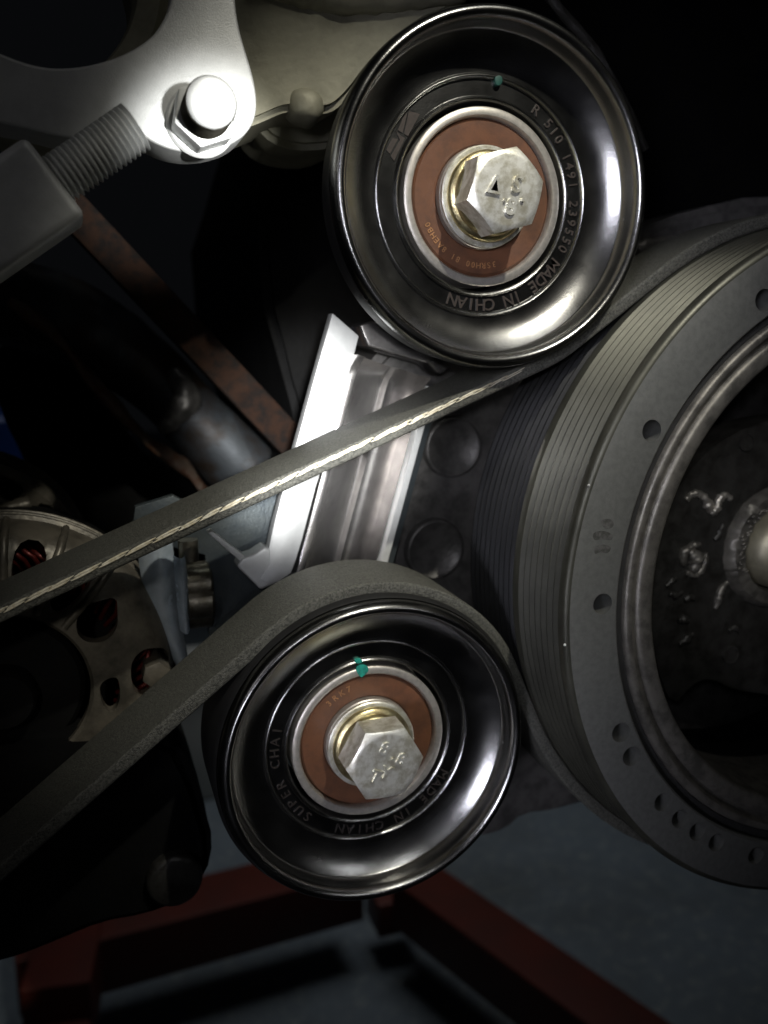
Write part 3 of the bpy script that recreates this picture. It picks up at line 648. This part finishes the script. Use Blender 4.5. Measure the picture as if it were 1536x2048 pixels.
bm = bmesh.new(); tube(bm, bez(P3px([(20, 600, 385), (100, 660, 382), (170, 745, 380), (240, 825, 380), (300, 885, 380), (370, 935, 380), (412, 985, 380)]), 10), [3.0+.8*math.sin(i*.3) for i in range(61)], 14, .3, flat=.5); finish('seam', bm, M['rust_edge'], mf, angle=80)
bm = bmesh.new(); tube(bm, bez(P3px([(345, 742, 376), (372, 790, 372), (350, 832, 372), (322, 862, 374)]), 8), [3.2, 3.6, 4.2, 4.6, 5, 5.2, 5.4, 5.6, 5.8, 5.8, 5.8, 5.8, 5.6, 5.4, 5, 4.8, 4.6, 4.4, 4.2, 4, 3.6, 3.2, 3, 2.6, 2.4], 18, .3); finish('collar', bm, M['cast_edge'], mf, angle=80)  # collar is added: pale ridge shaped as the pipe's cream highlight
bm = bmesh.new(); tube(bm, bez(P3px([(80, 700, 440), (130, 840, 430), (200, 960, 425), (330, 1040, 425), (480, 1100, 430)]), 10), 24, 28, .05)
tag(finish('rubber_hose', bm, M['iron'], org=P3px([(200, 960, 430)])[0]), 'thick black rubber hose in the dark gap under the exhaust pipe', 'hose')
# ================================================================ ENGINE STAND, BACKGROUND THINGS
ZT = -615
st = thing('engine_stand', 'red painted box tube engine stand on the floor under the engine', 'engine stand', (330, 950, -750))
def beam(name, p, q, w, top, h, ext0=0, ext1=0):
    a = Vector((*UZ(*p, top), top)); b = Vector((*UZ(*q, top), top)); d = (b-a).normalized(); a = a-d*ext0; b = b+d*ext1
    n = Vector((-d.y, d.x, 0)); bm = bmesh.new(); obox(bm, (a+b)/2-Vector((0, 0, h/2)), (b-a)/2, n*w/2, Vector((0, 0, h/2)))
    return finish(name, bm, M['red'], st, bevel=3.5, seg=3)
beam('leg', (868, 1770), (1262, 2048), 62, ZT, 62, 40, 160)
beam('cross_beam', (150, 1850), (660, 1722), 70, ZT+2.5, 66, 60, 30)
beam('leg', (135, 1870), (110, 1972), 66, ZT+5.5, 64, 20, 0)
bm = bmesh.new(); x, y_ = UZ(790, 1800, ZT-60); obox(bm, (x, y_, ZT-66), Vector((30, 0, 0)), Vector((0, 26, 0)), Vector((0, 0, 22))); finish('foot', bm, M['red'], st, bevel=3)
bm = bmesh.new(); x, y_ = UZ(110, 1985, ZT); obox(bm, (x, y_+10, -700), Vector((30, 0, 0)), Vector((0, 30, 0)), Vector((0, 0, 49))); finish('foot', bm, M['red'], st, bevel=3)
x0, y0 = UZ(330, 1615, -750); x1, y1 = UZ(620, 1600, -750)
bm = bmesh.new(); obox(bm, ((x0+x1)/2, y0+90, -750+95), Vector(((x1-x0)/2, 0, 0)), Vector((0, 90, 0)), Vector((0, 0, 95)))
bx_ = thing('storage_box', 'pale grey storage box on the floor, seen left of the lower pulley', 'box', ((x0+x1)/2, y0+90, -750))
finish('body', bm, M['pale'], bx_, bevel=8)
bm = bmesh.new(); obox(bm, ((x0+x1)/2, y0+90, -750+198), Vector(((x1-x0)/2+8, 0, 0)), Vector((0, 98, 0)), Vector((0, 0, 7))); finish('lid', bm, M['pale'], bx_, bevel=4)
# blue drum far behind, at the left edge
cxb, czb = U(10, 900, 1500); bd = thing('blue_drum', 'blue plastic drum far behind the exhaust pipe at the left edge', 'drum', (cxb-60, 1560, -750))
bm = bmesh.new(); h = czb+60
prof = [(0, 0)]
bmz = [(0, -750), (150, -750), (158, -740), (158, -520), (163, -515), (163, -500), (158, -495), (158, h-200), (163, h-195), (163, h-180), (158, h-175), (156, h-8), (148, h), (0, h)]
rings = []
for r, z in bmz: rings.append([bm.verts.new((cxb-60+max(r, .5)*math.cos(2*PI*i/64), 1560+max(r, .5)*math.sin(2*PI*i/64), z)) for i in range(64)])
for a, b in zip(rings, rings[1:]):
    for k in range(64): bm.faces.new((a[k], a[(k+1) % 64], b[(k+1) % 64], b[k]))
finish('body', bm, M['bluep'], bd)
for o in list(COL.objects):
    if '_o' in o: del o['_o']
